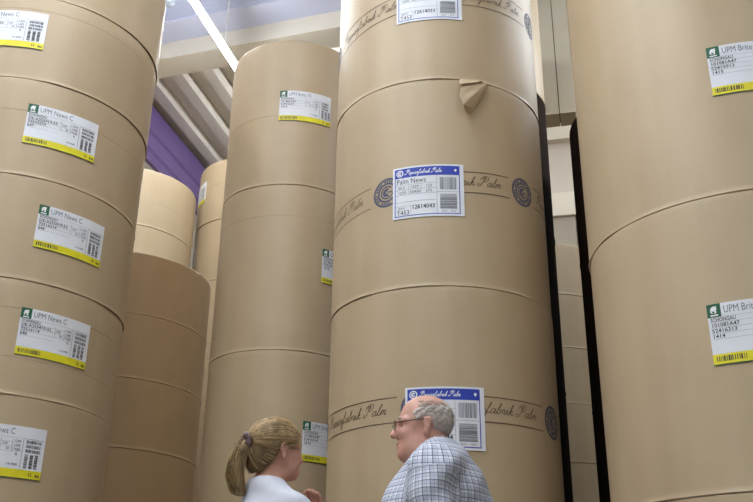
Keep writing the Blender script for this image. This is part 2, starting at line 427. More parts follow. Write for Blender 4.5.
# give the sheet some creases by subdividing with noise
import bmesh
bm=bmesh.new(); bv=[bm.verts.new(v) for v in fv]
for q in ff: bm.faces.new([bv[i] for i in q])
bmesh.ops.triangulate(bm,faces=bm.faces[:]); bmesh.ops.subdivide_edges(bm,edges=bm.edges[:],cuts=2,use_grid_fill=True)
for v in bm.verts:
    v.co+=Vector((math.sin(v.co.z*90+v.co.x*40),math.cos(v.co.z*70),math.sin(v.co.x*110)))*.0028
me=bpy.data.meshes.new('torn_flap'); bm.to_mesh(me); bm.free(); me.materials.append(KRAFT)
fo=link(bpy.data.objects.new('torn_flap',me),MS[2]); sm=fo.modifiers.new('thick','SOLIDIFY'); sm.thickness=.002
fo['label']='torn brown wrapper flap hanging open at the seam'
# stack behind, to the left of centre
D_b=[0,1.27,2.529,3.779,5.04]
D_l=['lowest roll of the stack behind the woman, standing on the floor',
 'kraft roll behind the woman, its label beside her face',
 'kraft roll showing a narrow sliver of label beside the centre stack',
 'topmost kraft roll under the cream beam, full yellow-edged label beside the centre stack']
DS=stack('D',-5.9596,6.495,.521,D_b,D_l,'rolls stacked left of the centre',KRAFT,steps={3:(.585,),2:(1.0,)},seed=3)
mill_label(DS[3],.521,8,4.447-D_b[3],'UPM Brite 70',['SCHONGAU','101081A47','52416210','1415'],31,w=.40)
mill_label(DS[2],.521,49.5,3.181-D_b[2],'UPM Brite 70',['SCHONGAU','101081A47','52416211','1415'],32,w=.40)
mill_label(DS[1],.521,39.5,1.928-D_b[1],'UPM Brite 70',['SCHONGAU','101081A47','52416214','1415'],33,w=.40)

# right foreground stack
F_b=[0,1.259,2.521,4.25]
F_l=['lowest roll of the nearest right stack, standing on the floor',
 'kraft roll of the nearest right stack, carrying the lower yellow-edged label',
 'tall kraft roll of the nearest right stack, carrying the higher yellow-edged label']
FS=stack('F',23.566,4.621,.758,F_b,F_l,'rolls stacked in the right foreground',KRAFT,{0:(.002,0),1:(0,0),2:(-.002,.002)},seed=4)
mill_label(FS[2],.758,14.2,3.143-F_b[2],'UPM Brite 76',['SCHONGAU','101081A47','52415913','1415'],41,w=.424,h=.262)
mill_label(FS[1],.758,2.3,1.899-F_b[1],'UPM Brite 76',['SCHONGAU','101081A47','52416313','1414'],42)

def auto(n,bot,names,tail):
    """labels counted from the top of a stack downwards"""
    o=['topmost','second from the top','third from the top','fourth from the top','fifth from the top','sixth from the top','seventh from the top','lowest']
    L=[]
    for i in range(n):
        k=n-1-i
        L.append(f'{names}, {o[k] if i else "lowest"} {tail}')
    return L
C_b=[0,.497,.994,1.49,1.979,2.49,2.985,3.481]
stack('C',-16.37,7.5,.72,C_b,auto(7,0,'brown roll','of the short stack beside the nearest left stack'),'narrow rolls in the short brown stack',KRAFT_BROWN,seed=5)
B_b=[0,.66,1.32,1.98,2.65,3.32,3.985,4.65,5.30]
stack('B',-16.65,9.6,.72,B_b,auto(8,0,'pale kraft roll','of the far stack under the purple cladding'),'rolls of the far left stack',KRAFT,steps={7:(.28,)},seed=6)
E_b=[0,.719,1.438,2.157,2.876,3.595,4.312,5.035,5.785]
ES=stack('E',-8.38,9.9,.66,E_b,auto(8,0,'far kraft roll','of the half-hidden far stack with yellow-edged label'),'rolls of the half-hidden far stack',KRAFT,steps={7:(.45,)},seed=7)
mill_label(ES[7],.66,-77,5.46-E_b[7],'UPM Brite 70',['SCHONGAU','101081A47','52416011','1415'],71)
mill_label(ES[6],.66,-92,4.70-E_b[6],'UPM Brite 70',['SCHONGAU','101081A47','52416012','1415'],72)
G_b=[0,.64,1.165,1.69,2.215,2.74,3.265,3.79,4.315]
stack('G',10.6,9.0,.72,G_b,auto(8,0,'kraft roll','of the far stack seen through the narrow gap'),'rolls of the stack in the right-hand gap',KRAFT,seed=8)
H_b=[0,1.2,2.4,3.6,4.8,6.0]
stack('H',6.32,6.7,.66,H_b,auto(5,0,'shadowed kraft roll','of the stack hidden behind the centre stack'),'rolls hidden behind the centre stack',[KRAFT_SHADE]*4+[KRAFT],offs={i:(0,0) for i in range(5)},seed=9)
I_b=[0,1.08,2.16,3.24,4.32]
stack('I',20.0,6.35,.72,I_b,auto(4,0,'shadowed kraft roll','of the stack hidden behind the nearest right stack'),'rolls hidden behind the right stack',[KRAFT_SHADE]*4,offs={i:(0,0) for i in range(4)},seed=10)

# ---------------------------------------------------------------- hall
AX=R_(13.5)
def T(l,s,z): return (l*math.cos(AX)+s*math.sin(AX),-l*math.sin(AX)+s*math.cos(AX),z)
def struct(mb,name,mat,smooth=False):
    o=mb.build(name,mat,None,smooth); o['kind']='structure'; return o
LW,RW,S0,S1=-6.02,8.0,-6.0,14.5
b=MB(); b.box(LW-.3,RW+.3,S0-.3,S1+.3,-.2,0,T); struct(b,'floor',M['concrete'])
b=MB(); b.box(LW-.3,LW,S0,S1,0,8.6,T); struct(b,'wall_left',M['wall'])
b=MB(); b.box(RW,RW+.3,S0,S1,0,8.6,T); struct(b,'wall_right',M['wall'])
b=MB(); b.box(LW-.3,RW+.3,S1,S1+.3,0,8.6,T); struct(b,'wall_back',M['wall'])
b=MB(); b.box(LW-.3,RW+.3,S0-.3,S0,0,8.6,T); struct(b,'wall_front',M['wall'])
# purple cladding: long shallow trapezoid ribs under the roof
b=MB(); pz=[(7.15,0),(7.15,.06),(7.30,.06),(7.33,.10),(7.40,.10),(7.43,.06),(7.58,.06),(7.61,.10),(7.68,.10),(7.71,.06),(8.02,.06),(8.02,0)]
v=[T(LW+d,s,z) for s in (S0,S1) for z,d in pz]; k=len(pz)
b.add(v,[(i,i+1,k+i+1,k+i) for i in range(k-1)]); struct(b,'trim_1',M['purple'])
# beam across the hall and flat near ceiling
def BT(s_,lat,z):  # along beam direction
    d=(math.cos(R_(-17.3)),math.sin(R_(-17.3))); nrm=(-d[1],d[0])
    return (-2.646+d[0]*lat+nrm[0]*s_,9.308+d[1]*lat+nrm[1]*s_,z)
b=MB(); b.box(0,.35,-3.6,9.5,7.2,7.47,BT); b.box(-.012,0,-3.6,9.5,7.2,7.335,BT); struct(b,'trim_2',M['beam'])
b=MB(); v=[BT(0.3,-4.2,7.46),BT(0.3,12,7.46),T(RW+.2,S0-.2,7.46),T(LW-.2,S0-.2,7.46)]
v+=[(x,y,7.62) for x,y,z in v]; b.add(v,[(3,2,1,0),(4,5,6,7),(0,1,5,4),(1,2,6,5),(2,3,7,6),(3,0,4,7)]); struct(b,'ceiling',M['ceil'])
b=MB(); b.box(-.36,-.0,-3.6,9.5,7.435,7.46,BT); struct(b,'trim_3',M['ceil2'])
# far roof deck with lengthwise ribs
b=MB(); pts=[]; l=LW-.3
while l<RW+.3:
    pts+=[(l,8.12),(l+.05,8.0),(l+.22,8.0),(l+.27,8.12)]; l+=.46
k=len(pts); v=[T(a,s,z) for s in (6.5,S1+.2) for a,z in pts]
b.add(v,[(i,i+1,k+i+1,k+i) for i in range(k-1)]); struct(b,'ceiling_far',M['deck'])
b=MB(); b.box(LW-.3,RW+.3,6.5,S1+.2,8.14,8.3,T); struct(b,'ceiling_roof',M['deck'])
# panelled partition and hanging duct seen through the right-hand gap
b=MB(); b.box(-1.5,RW,10.62,10.9,0,8.1,T); struct(b,'wall_partition',M['panel'])
b=MB(); b.box(-1.5,RW,10.5,10.62,6.72,6.93,T); struct(b,'trim_4',M['rail'])
b=MB(); b.box(-1.5,RW,10.54,10.62,5.66,5.84,T); b.box(-1.5,RW,10.57,10.62,5.84,5.99,T); struct(b,'trim_5',M['rail'])
b=MB(); l=-1.5
while l<RW: b.box(l,l+.29,10.59,10.62,0,5.66,T); l+=.3
struct(b,'trim_6',M['wall'])
def DT(x,y,z): # box local axes turned with the hall
    c,s=math.cos(AX),math.sin(AX); return (1.62+x*c+y*s,7.40-x*s+y*c,z)
du=empty('hanging_duct',(1.73,7.50,5.31),0,'beige square duct hanging from the ceiling in the right-hand gap','duct')
def rel(o,root):
    for vv in o.data.vertices: vv.co-=Vector(root.location)
b=MB(); b.box(-.16,.075,0,.235,5.31,7.46,DT); o=b.build('duct_casing',M['duct'],du); rel(o,du)
b=MB(); b.box(.083,.225,0,.235,5.31,7.46,DT); o=b.build('duct_casing',M['duct'],du); rel(o,du)
b=MB(); b.box(.075,.083,.02,.2,5.33,7.46,DT); o=b.build('joint_strip',M['core'],du); rel(o,du)

# ---------------------------------------------------------------- lamps
LAMP_E=1.0
def strip_light(l,s0,s1,z,label,hw=.026,mat=None,top=7.458):
    x,y,_=T(l,(s0+s1)/2,0); h=(s1-s0)/2
    rt=empty('strip_light',(x,y,z),-AX,label,'strip light','ceiling strip lights')
    mb=MB(); mb.box(-hw,hw,-h,h,.05,.09); mb.build('housing',M['lamp_h'],rt)
    mb=MB(); mb.box(-.031,.031,-h+.02,h-.02,.018,.05); mb.build('diffuser',mat or TUBE,rt)
    for e in (-h,h-.02):
        mb=MB(); mb.box(-.035,.035,e,e+.02,-.004,.05); mb.build('end_cap',M['lamp_h'],rt)
    for q in (-h*.7,h*.7):
        mb=MB(); mb.tube([(0,q,.09),(0,q,top-z)],.006,8); mb.build('suspension_rod',M['lamp_h'],rt)
strip_light(-3.56,5.2,8.1,6.6,'bright white strip light crossing the upper left ceiling')
ROWS={-3.56:'left row',-1.4:'middle row',2.0:'right row'}
PLACE={-3.2:' strip light added unseen behind the viewpoint',.6:' strip light added overhead out of the picture',5.2:' strip light added out of view above the far stacks'}
for l,s0 in ((-3.56,.6),(-1.4,.6),(2.0,5.2),(-3.56,-3.2),(-1.4,-3.2),(2.0,-3.2)):  # unseen fittings, added for the light they throw on the stacks
    strip_light(l,s0,s0+2.9,6.6,ROWS[l]+PLACE[s0])
strip_light(-2.2,9.6,12.8,7.15,'unseen strip light added under the ribbed roof, beyond the cream beam',.012,TUBE,7.998)  # hidden behind the stacks, added to brighten roof deck and purple cladding
strip_light(2.2,8.8,10.0,7.2,'far strip light above the stack in the narrow gap',.02,TUBE2,7.998)
x,y,_=T(-3.95,7.36,0)
dl=empty('dome_lamp',(-2.256,7.963,7.0),0,'small grey round dome lamp beside the top of the nearest left stack','lamp')
bm=bmesh.new(); bmesh.ops.create_uvsphere(bm,u_segments=24,v_segments=12,radius=.075)
for vv in bm.verts:
    if vv.co.z>0: vv.co.z*=.2
    else: vv.co.z*=.6
me=bpy.data.meshes.new('dome_cover'); bm.to_mesh(me); bm.free(); me.materials.append(M['inkgrey']); link(bpy.data.objects.new('dome_cover',me),dl)
mb=MB(); mb.tube([(0,0,.01),(0,0,.44)],.012,8); mb.build('stem',M['lamp_h'],dl)
w=bpy.data.worlds.new('world'); scene.world=w; w.use_nodes=True
w.node_tree.nodes['Background'].inputs[0].default_value=(.8,.82,.85,1); w.node_tree.nodes['Background'].inputs[1].default_value=.15

# ---------------------------------------------------------------- people
class Field:
    """signed-distance field on a box grid (finer near the top), turned into a surface with surface nets"""
    def __init__(s,xs,ys,zs):
        s.xs,s.ys,s.zs=[np.asarray(a,np.float32) for a in (xs,ys,zs)]
        s.f=np.full((len(xs),len(ys),len(zs)),.5,np.float32)
    def sub(s,lo,hi):
        i=[max(0,int(np.searchsorted(a,l))-1) for a,l in zip((s.xs,s.ys,s.zs),lo)]
        j=[min(len(a),int(np.searchsorted(a,h))+1) for a,h in zip((s.xs,s.ys,s.zs),hi)]
        sl=tuple(slice(a,max(a,b)) for a,b in zip(i,j))
        P=np.stack(np.meshgrid(s.xs[sl[0]],s.ys[sl[1]],s.zs[sl[2]],indexing='ij'),-1)
        return sl,P
    def union(s,prim,k=.02,inf=0,pad=.06):
        fn,lo,hi=prim; pad=pad+abs(inf)+k
        sl,P=s.sub(np.array(lo)-pad,np.array(hi)+pad)
        if P.size==0: return
        d=fn(P)-inf; a=s.f[sl]
        if k>0:
            h=np.maximum(k-np.abs(a-d),0)/k; s.f[sl]=np.minimum(a,d)-h*h*k*.25
        else: s.f[sl]=np.minimum(a,d)
    def cut(s,prim,k=.01,inf=0):
        fn,lo,hi=prim; pad=.05+abs(inf)+k
        sl,P=s.sub(np.array(lo)-pad,np.array(hi)+pad)
        if P.size==0: return
        d=-(fn(P)-inf); a=s.f[sl]
        h=np.maximum(k-np.abs(a-d),0)/k; s.f[sl]=np.maximum(a,d)+h*h*k*.25
    def P(s): return np.stack(np.meshgrid(s.xs,s.ys,s.zs,indexing='ij'),-1)
    def surface(s):
        f=s.f; X,Y,Z=s.xs,s.ys,s.zs; ng=f<0
        c=np.zeros(tuple(n-1 for n in f.shape),np.int8)
        for a in (0,1):
            for b in (0,1):
                for d in (0,1):
                    c+=ng[a:f.shape[0]-1+a,b:f.shape[1]-1+b,d:f.shape[2]-1+d]
        I,J,K=np.nonzero((c>0)&(c<8))
        idx=-np.ones(c.shape,np.int32); idx[I,J,K]=np.arange(len(I))
        acc=np.zeros((len(I),3)); cnt=np.zeros(len(I))
        co=[(a,b,d) for a in (0,1) for b in (0,1) for d in (0,1)]
        for u in co:
            for ax in range(3):
                if u[ax]: continue
                v=list(u); v[ax]=1
                f0=f[I+u[0],J+u[1],K+u[2]]; f1=f[I+v[0],J+v[1],K+v[2]]
                m=(f0<0)!=(f1<0); t=np.where(m,f0/np.where(m,f0-f1,1),0)
                p0=np.stack([X[I+u[0]],Y[J+u[1]],Z[K+u[2]]],1); p1=np.stack([X[I+v[0]],Y[J+v[1]],Z[K+v[2]]],1)
                acc+=np.where(m[:,None],p0+(p1-p0)*t[:,None],0); cnt+=m
        V=acc/cnt[:,None]; Q=[]
        for ax in range(3):
            o=[(1,2),(2,0),(0,1)][ax]
            sl0=[slice(None)]*3; sl1=[slice(None)]*3; sl0[ax]=slice(0,-1); sl1[ax]=slice(1,None)
            A=ng[tuple(sl0)]; B=ng[tuple(sl1)]
            for flip in (0,1):
                m=(A&~B) if not flip else (~A&B)
                for q in o:
                    w=[slice(None)]*3; w[q]=0; m[tuple(w)]=False; w[q]=-1; m[tuple(w)]=False
                E=np.argwhere(m)
                if not len(E): continue
                q=[]
                for da,db in ((0,0),(-1,0),(-1,-1),(0,-1)):
                    e=E.copy(); e[:,o[0]]+=da; e[:,o[1]]+=db; q.append(idx[e[:,0],e[:,1],e[:,2]])
                q=np.stack(q,1)
                if flip: q=q[:,::-1]
                Q.append(q)
        Q=np.concatenate(Q); return V,Q[(Q>=0).all(1)]
def ell(c,r):
    c=np.array(c,np.float32); r=np.array(r,np.float32)
    def fn(P):
        q=(P-c)/r; k0=np.linalg.norm(q,axis=-1); k1=np.linalg.norm(q/r,axis=-1)
        return k0*(k0-1)/np.maximum(k1,1e-6)
    return fn,c-r,c+r
def cap(a,b,ra,rb=None):
    rb=ra if rb is None else rb; a=np.array(a,np.float32); b=np.array(b,np.float32); m=max(ra,rb)
    def fn(P):
        ab=b-a; t=np.clip(((P-a)@ab)/(ab@ab+1e-9),0,1)
        return np.linalg.norm(P-a-t[...,None]*ab,axis=-1)-(ra+(rb-ra)*t)
    return fn,np.minimum(a,b)-m,np.maximum(a,b)+m
def turned(prim,ang,piv=(0,0,0)):
    """the same solid turned about a vertical axis through piv"""
    fn,lo,hi=prim; c,s_=math.cos(ang),math.sin(ang); piv=np.array(piv,np.float32)
    def g(P):
        q=P-piv; return fn(np.stack([q[...,0]*c+q[...,1]*s_,-q[...,0]*s_+q[...,1]*c,q[...,2]],-1)+piv)
    r=np.max(np.abs(np.concatenate([lo-piv,hi-piv])))*1.2; z0,z1=lo[2],hi[2]
    l2=np.array([-r,-r,0])+piv; h2=np.array([r,r,0])+piv; l2[2]=z0; h2[2]=z1
    return g,l2,h2
def hand_prims(wr,d,n,curl,side,s=1.0):
    """palm, four unequal bent fingers and a thumb; d = finger direction, n = palm normal, side = thumb side sign"""
    wr=Vector(wr); d=Vector(d).normalized(); n=Vector(n); n=(n-d*n.dot(d)).normalized(); t=d.cross(n)*side
    out=[]
    for o in (-.026,-.009,.009,.026): out.append((cap(wr+d*.012*s+t*o*.7*s,wr+d*.085*s+t*o*s,.014*s,.0115*s),.012))
    for o,L,k in ((.029,.9,0),(.010,1.0,.04),(-.010,.95,.08),(-.028,.75,.12)):
        q=wr+d*.088*s+t*o*s; a=0; r0=.0092*s
        for seg,ph in ((.043,.55),(.027,.9),(.021,.7)):
            a+=curl*ph+k*.5; dd=d*math.cos(a)+n*math.sin(a); q2=q+dd*seg*L*s
            out.append((cap(q,q2,r0,r0*.9),.004)); q=q2; r0*=.9
    q=wr+d*.022*s+t*.022*s+n*.006
    for v,l,r0 in ((d*.6+t*.75+n*.35,.042,.0125),(d*.85+t*.35+n*.4,.032,.0105),(d*.95+t*.05+n*.4,.024,.009)):
        q2=q+v.normalized()*l*s; out.append((cap(q,q2,r0*s,r0*.9*s),.006)); q=q2
    return out
def head_prims(s,jowl=0,fem=0):
    zs_=lambda c:(c[0],c[1],c[2]*.82 if fem and c[2]<0 else c[2])
    E=lambda c,r:ell([x*s for x in zs_(c)],[x*s for x in r]); Cp=lambda a,b,ra,rb=None:cap([x*s for x in zs_(a)],[x*s for x in zs_(b)],ra*s,None if rb is None else rb*s)
    A=[(E((-.014,0,.038),(.098,.076,.086)),0),(E((.034,0,-.025),(.058,.060,.080)),.03),(E((.038,0,-.082),(.050,.046 if fem else .052,.033)),.03),
       (E((.074,0,-.098),(.018,.021,.015)),.022),(E((.064,.030,-.028),(.026,.026,.024)),.02),(E((.064,-.030,-.028),(.026,.026,.024)),.02)]
    for y in (1,-1): A.append((Cp((.080,.012*y,.022),(.068,.046*y,.020),.010 if fem else .0125),.014))
    nl=.0 if fem else .006
    A+=[(Cp((.088,0,.012),(.104+nl,0,-.024),.008,.0115 if not fem else .009),.012),(E((.100+nl,0,-.030),(.013,.012,.010)),.008)]
    for y in (1,-1): A.append((E((.091,.012*y,-.032),(.011,.008,.008)),.006))
    A+=[(E((.084,0,-.057),(.014,.025,.0075)),.006),(E((.082,0,-.069),(.013,.021,.0080)),.006)]
    if jowl: A[-1]=(E((.085,0,-.071),(.014,.022,.009)),.006)
    if jowl: A+=[(E((.022,0,-.100),(.056,.054,.030)),.03),(E((.045,.034,-.075),(.03,.022,.036)),.025),(E((.045,-.034,-.075),(.03,.022,.036)),.025)]
    ears=[]
    for y in (1,-1):
        ears+=[(Cp((-.006,.074*y,-.024),(-.012,.080*y,.014),.009,.0125),.008),(E((-.012,.078*y,.008),(.018,.008,.020)),.006),(E((-.004,.076*y,-.028),(.010,.007,.011)),.006)]
    cuts=[(E((.093,.031*y,.003),(.016,.018,.011)),.012) for y in (1,-1)]+[(E((-.006,.090*y,.004),(.010,.007,.016)),.006) for y in (1,-1)]+[(Cp((.104,.02,-.0628),(.104,-.02,-.0628),.0085),.004)]
    eyes=[((.0665*s,.031*y*s,.003*s),.0125*s) for y in (1,-1)]
    return A+ears,cuts,eyes
def zgrid(z0,zm,z1,a,b): return np.concatenate([np.arange(z0,zm,a),np.arange(zm,z1,b)])
def xf(V,loc,ang):
    c,s=math.cos(ang),math.sin(ang); V=np.asarray(V,float)
    return V
def person(name_label,ear,ang,s,hy,body_parts,arm_parts,hands,legs,neck,fem,skin,jowl):
    """ear: world point at ear level; local frame faces +x with z=0 on the floor"""
    H=ear[2]; rt=empty('person',(ear[0],ear[1],0),ang,name_label,'person')
    A,cuts,eyes=head_prims(s,jowl,fem)
    sh=lambda pr:(lambda fn,lo,hi:((lambda P:fn(P-np.array([0,0,H],np.float32))),np.array(lo)+[0,0,H],np.array(hi)+[0,0,H]))(*pr)
    xs=np.arange(-.32,.36,.0036); ys=np.arange(-.40,.40,.0036); zs=zgrid(-.02,H-.36,H+.17,.008,.0033)
    B=Field(xs,ys,zs)
    for pr,k in body_parts+legs: B.union(sh(pr),k)
    for pr,k in arm_parts: B.union(sh(pr),k)
    for pr,k in neck: B.union(sh(pr),k)
    for pr,k in hands: B.union(sh(pr),k)
    hd=Field(xs,ys,np.arange(H-.17,H+.17,.0033))
    for pr,k in A: hd.union(sh(turned(pr,hy)),k)
    for pr,k in cuts: hd.cut(sh(turned(pr,hy)),k)
    i0=int(np.argmin(np.abs(zs-hd.zs[0])))
    # blend the head into the neck
    lo=np.array([-.16,-.13,H-.15]); hi=np.array([.16,.13,H+.16])
    def hfn(P):
        q=np.clip(np.round((P[...,2]-hd.zs[0])/.0033).astype(int),0,len(hd.zs)-1)
        ix=np.clip(np.round((P[...,0]-hd.xs[0])/.0036).astype(int),0,len(hd.xs)-1); iy=np.clip(np.round((P[...,1]-hd.ys[0])/.0036).astype(int),0,len(hd.ys)-1)
        return hd.f[ix,iy,q]
    hd2=Field(xs,ys,zs)
    for pr,k in A: hd2.union(sh(turned(pr,hy)),k)
    for pr,k in cuts: hd2.cut(sh(turned(pr,hy)),k)
    a,d=B.f,hd2.f; k=.022; h=np.maximum(k-np.abs(a-d),0)/k; B.f=np.minimum(a,d)-h*h*k*.25
    V,Q=B.surface(); body=fast_quads('body',V,Q,skin,rt)
    ee=[]
    for c,r_ in eyes:
        cx,cy=c[0]*math.cos(hy)-c[1]*math.sin(hy),c[0]*math.sin(hy)+c[1]*math.cos(hy)
        ee.append((cx,cy,c[2]+H,r_))
    for cx,cy,cz,r_ in ee:
        bm=bmesh.new(); bmesh.ops.create_uvsphere(bm,u_segments=16,v_segments=10,radius=r_)
        me=bpy.data.meshes.new('eye'); bm.to_mesh(me); bm.free(); me.materials.append(MP['eye']); e=link(bpy.data.objects.new('eye',me),rt); e.location=(cx,cy,cz)
        bm=bmesh.new(); bmesh.ops.create_uvsphere(bm,u_segments=12,v_segments=8,radius=r_*.5)
        me=bpy.data.meshes.new('iris'); bm.to_mesh(me); bm.free(); me.materials.append(MP['iris']); q=link(bpy.data.objects.new('iris',me),e); q.location=(r_*.62*math.cos(hy),r_*.62*math.sin(hy),0)
    return rt,H,sh,hd2,(xs,ys,zs)
def hp(x,y,z,hy,H): return (x*math.cos(hy)-y*math.sin(hy),x*math.sin(hy)+y*math.cos(hy),z+H)
def uv_cloth(o,H,arms,period=1.0):
    """cloth running round the trunk, or along and round a sleeve"""
    me=o.data; co=np.zeros(len(me.vertices)*3); me.vertices.foreach_get('co',co); co=co.reshape(-1,3)
    u=np.arctan2(co[:,1],co[:,0]+.02)*.19; v=co[:,2].copy()
    for a,b,r_ in arms:
        a=np.array(a)+[0,0,H]; b=np.array(b)+[0,0,H]; ax=(b-a)/np.linalg.norm(b-a)
        t=(co-a)@ax; d=co-a-t[:,None]*ax; dist=np.linalg.norm(d,axis=1)
        m=(dist<r_)&(t>-.01)
        e1=np.cross(ax,[1,0,0]); e1/=np.linalg.norm(e1); e2=np.cross(ax,e1)
        u=np.where(m,np.arctan2(d@e1,d@e2)*.075,u); v=np.where(m,t,v)
    li=np.zeros(len(me.loops),np.int32); me.loops.foreach_get('vertex_index',li)
    uv=me.uv_layers.new(name='cloth'); uv.data.foreach_set('uv',np.stack([u[li],v[li]],1).ravel())
def wrinkle(P,H,amp,seed,f=1.0):
    g=np.random.default_rng(seed); out=0
    for _ in range(7):
        d=g.normal(size=3); d/=np.linalg.norm(d); w=g.uniform(18,55)*f
        out=out+np.sin(P@(d*w)+g.uniform(0,6.28)+1.5*np.sin(P[...,2]*g.uniform(8,20)+P[...,0]*9))*g.uniform(.3,1)
    return out*amp/3
def strands(name,mat,parent,curves,r0,r1):
    mb=MB()
    for c in curves:
        n=len(c); mb.tube(c,[r0+(r1-r0)*i/(n-1) for i in range(n)],3)
    return mb.build(name,mat,parent,True)

MP=dict(
 skin=noisy('skin_fair',(206,158,134),.06,(28,28,28),.5,.35,rgb2=(214,160,138),Subsurface_Weight=.08),
 skin2=noisy('skin_ruddy',(204,158,138),.08,(24,24,24),.45,.4,rgb2=(212,160,144),Subsurface_Weight=.08),
 eye=material('eye_white',(225,222,215),.25), iris=material('iris_grey',(60,66,70),.2),
 tee=noisy('white_cotton',(206,208,218),.03,(40,40,40),.8,.2),
 jeans=noisy('blue_denim',(52,62,88),.15,(60,60,60),.8), slacks=noisy('dark_trousers',(48,48,54),.1,(60,60,60),.8),
 shoe=material('shoe_leather',(38,34,32),.5), frame=material('glasses_frame',(46,38,36),.35), lip=material('lip_skin',(176,112,104),.5),
 button=material('shirt_button',(230,230,232),.4), scr=noisy('scrunchie_mauve',(128,106,106),.15,(60,60,60),.8),
)
def hair_mat(name,c0,c1,rough=.45):
    m=material(name,c0,rough,.4); nt=m.node_tree; g=nt.nodes.new('ShaderNodeNewGeometry'); cr=nt.nodes.new('ShaderNodeValToRGB')
    cr.color_ramp.elements[0].color=(*s2l(c0),1); cr.color_ramp.elements[1].color=(*s2l(c1),1)
    nt.links.new(g.outputs['Random Per Island'],cr.inputs[0]); nt.links.new(cr.outputs[0],nt.nodes['Principled BSDF'].inputs['Base Color']); return m
MP['blond']=hair_mat('dark_blond_hair',(112,86,54),(214,184,134)); MP['blondcap']=noisy('dark_blond_hair_base',(112,88,58),.2,(60,60,20))
MP['grey']=hair_mat('grey_hair',(176,170,164),(242,238,232)); MP['greycap']=noisy('grey_hair_base',(206,190,180),.12,(90,90,50),.7)
glass=bpy.data.materials.new('lens_glass'); glass.use_nodes=True; gb=glass.node_tree.nodes['Principled BSDF']
gb.inputs['Transmission Weight'].default_value=1; gb.inputs['Roughness'].default_value=0; gb.inputs['IOR'].default_value=1.05
# plaid shirt cloth: pale ground with woven blue-grey bands and thin navy lines, following the cloth
plaid=material('plaid_shirt_cloth',(222,225,234),.8,.2); nt=plaid.node_tree; N=nt.nodes; L=nt.links
uvn=N.new('ShaderNodeUVMap'); uvn.uv_map='cloth'; sp=N.new('ShaderNodeSeparateXYZ'); L.new(uvn.outputs[0],sp.inputs[0])
def mnode(op,a,b=None):
    n=N.new('ShaderNodeMath'); n.operation=op
    for i,q in enumerate((a,b)):
        if q is None: continue
        if hasattr(q,'links') or hasattr(q,'is_output'): L.new(q,n.inputs[i])
        else: n.inputs[i].default_value=q
    return n.outputs[0]
def lines(src,per,w,ph=0):
    fr=mnode('FRACT',mnode('ADD',mnode('MULTIPLY',src,1/per),ph+100)); return mnode('LESS_THAN',fr,w)
cur=None
mixc=None
def layer(base,fac,col,amt):
    mx=N.new('ShaderNodeMix'); mx.data_type='RGBA'; L.new(mnode('MULTIPLY',fac,amt),mx.inputs[0])
    if base is None: mx.inputs[6].default_value=(*s2l((220,224,234)),1)
    else: L.new(base,mx.inputs[6])
    mx.inputs[7].default_value=(*s2l(col),1); return mx.outputs[2]
for ax in ('X','Y'):
    q=sp.outputs[ax]
    cur=layer(cur,lines(q,.026,.34,.1),(120,128,160),.30)
    cur=layer(cur,lines(q,.026,.11,.22),(46,50,78),.75)
    cur=layer(cur,lines(q,.026,.08,.68),(70,76,104),.6)
L.new(cur,N['Principled BSDF'].inputs['Base Color'])

# --- the man in the plaid shirt, looking to the left of the picture
def trunk(sw,ch,sz,bel,hips,dz=0,dx=0):
    A=[(cap((-.03+dx,-sw,-.205+dz),(-.03+dx,sw,-.205+dz),sz),.03),(ell((-.02+dx*.6,0,-.36+dz),ch),.06),(ell((-.065+dx*1.3,0,-.285+dz),(.11,ch[1]*.88,.16)),.05),
       (ell((bel[0],0,-.58),bel[1:]),.08),(ell((-.02,0,-.78),hips),.08)]
    for y in (1,-1): A.append((cap((-.045+dx*.5,.02*y,-.125+dz),(-.03+dx,(sw-.02)*y,-.185+dz),.055,.05),.05))
    return A
def leg_prims(H,w,r):
    A=[]
    for y in (1,-1):
        A+=[(cap((-.02,w*y,-.80),(.0,w*y,-H+.46),r,r*.62),.05),(cap((.0,w*y,-H+.46),(-.02,w*y,-H+.09),r*.62,r*.42),.02),(cap((-.02,w*y,-H+.09),(-.035,w*y,-H+.04),r*.42,.034),.01),(cap((-.035,w*y,-H+.04),(.15,w*y*1.15,-H+.03),.034,.024),.02)]
    return A
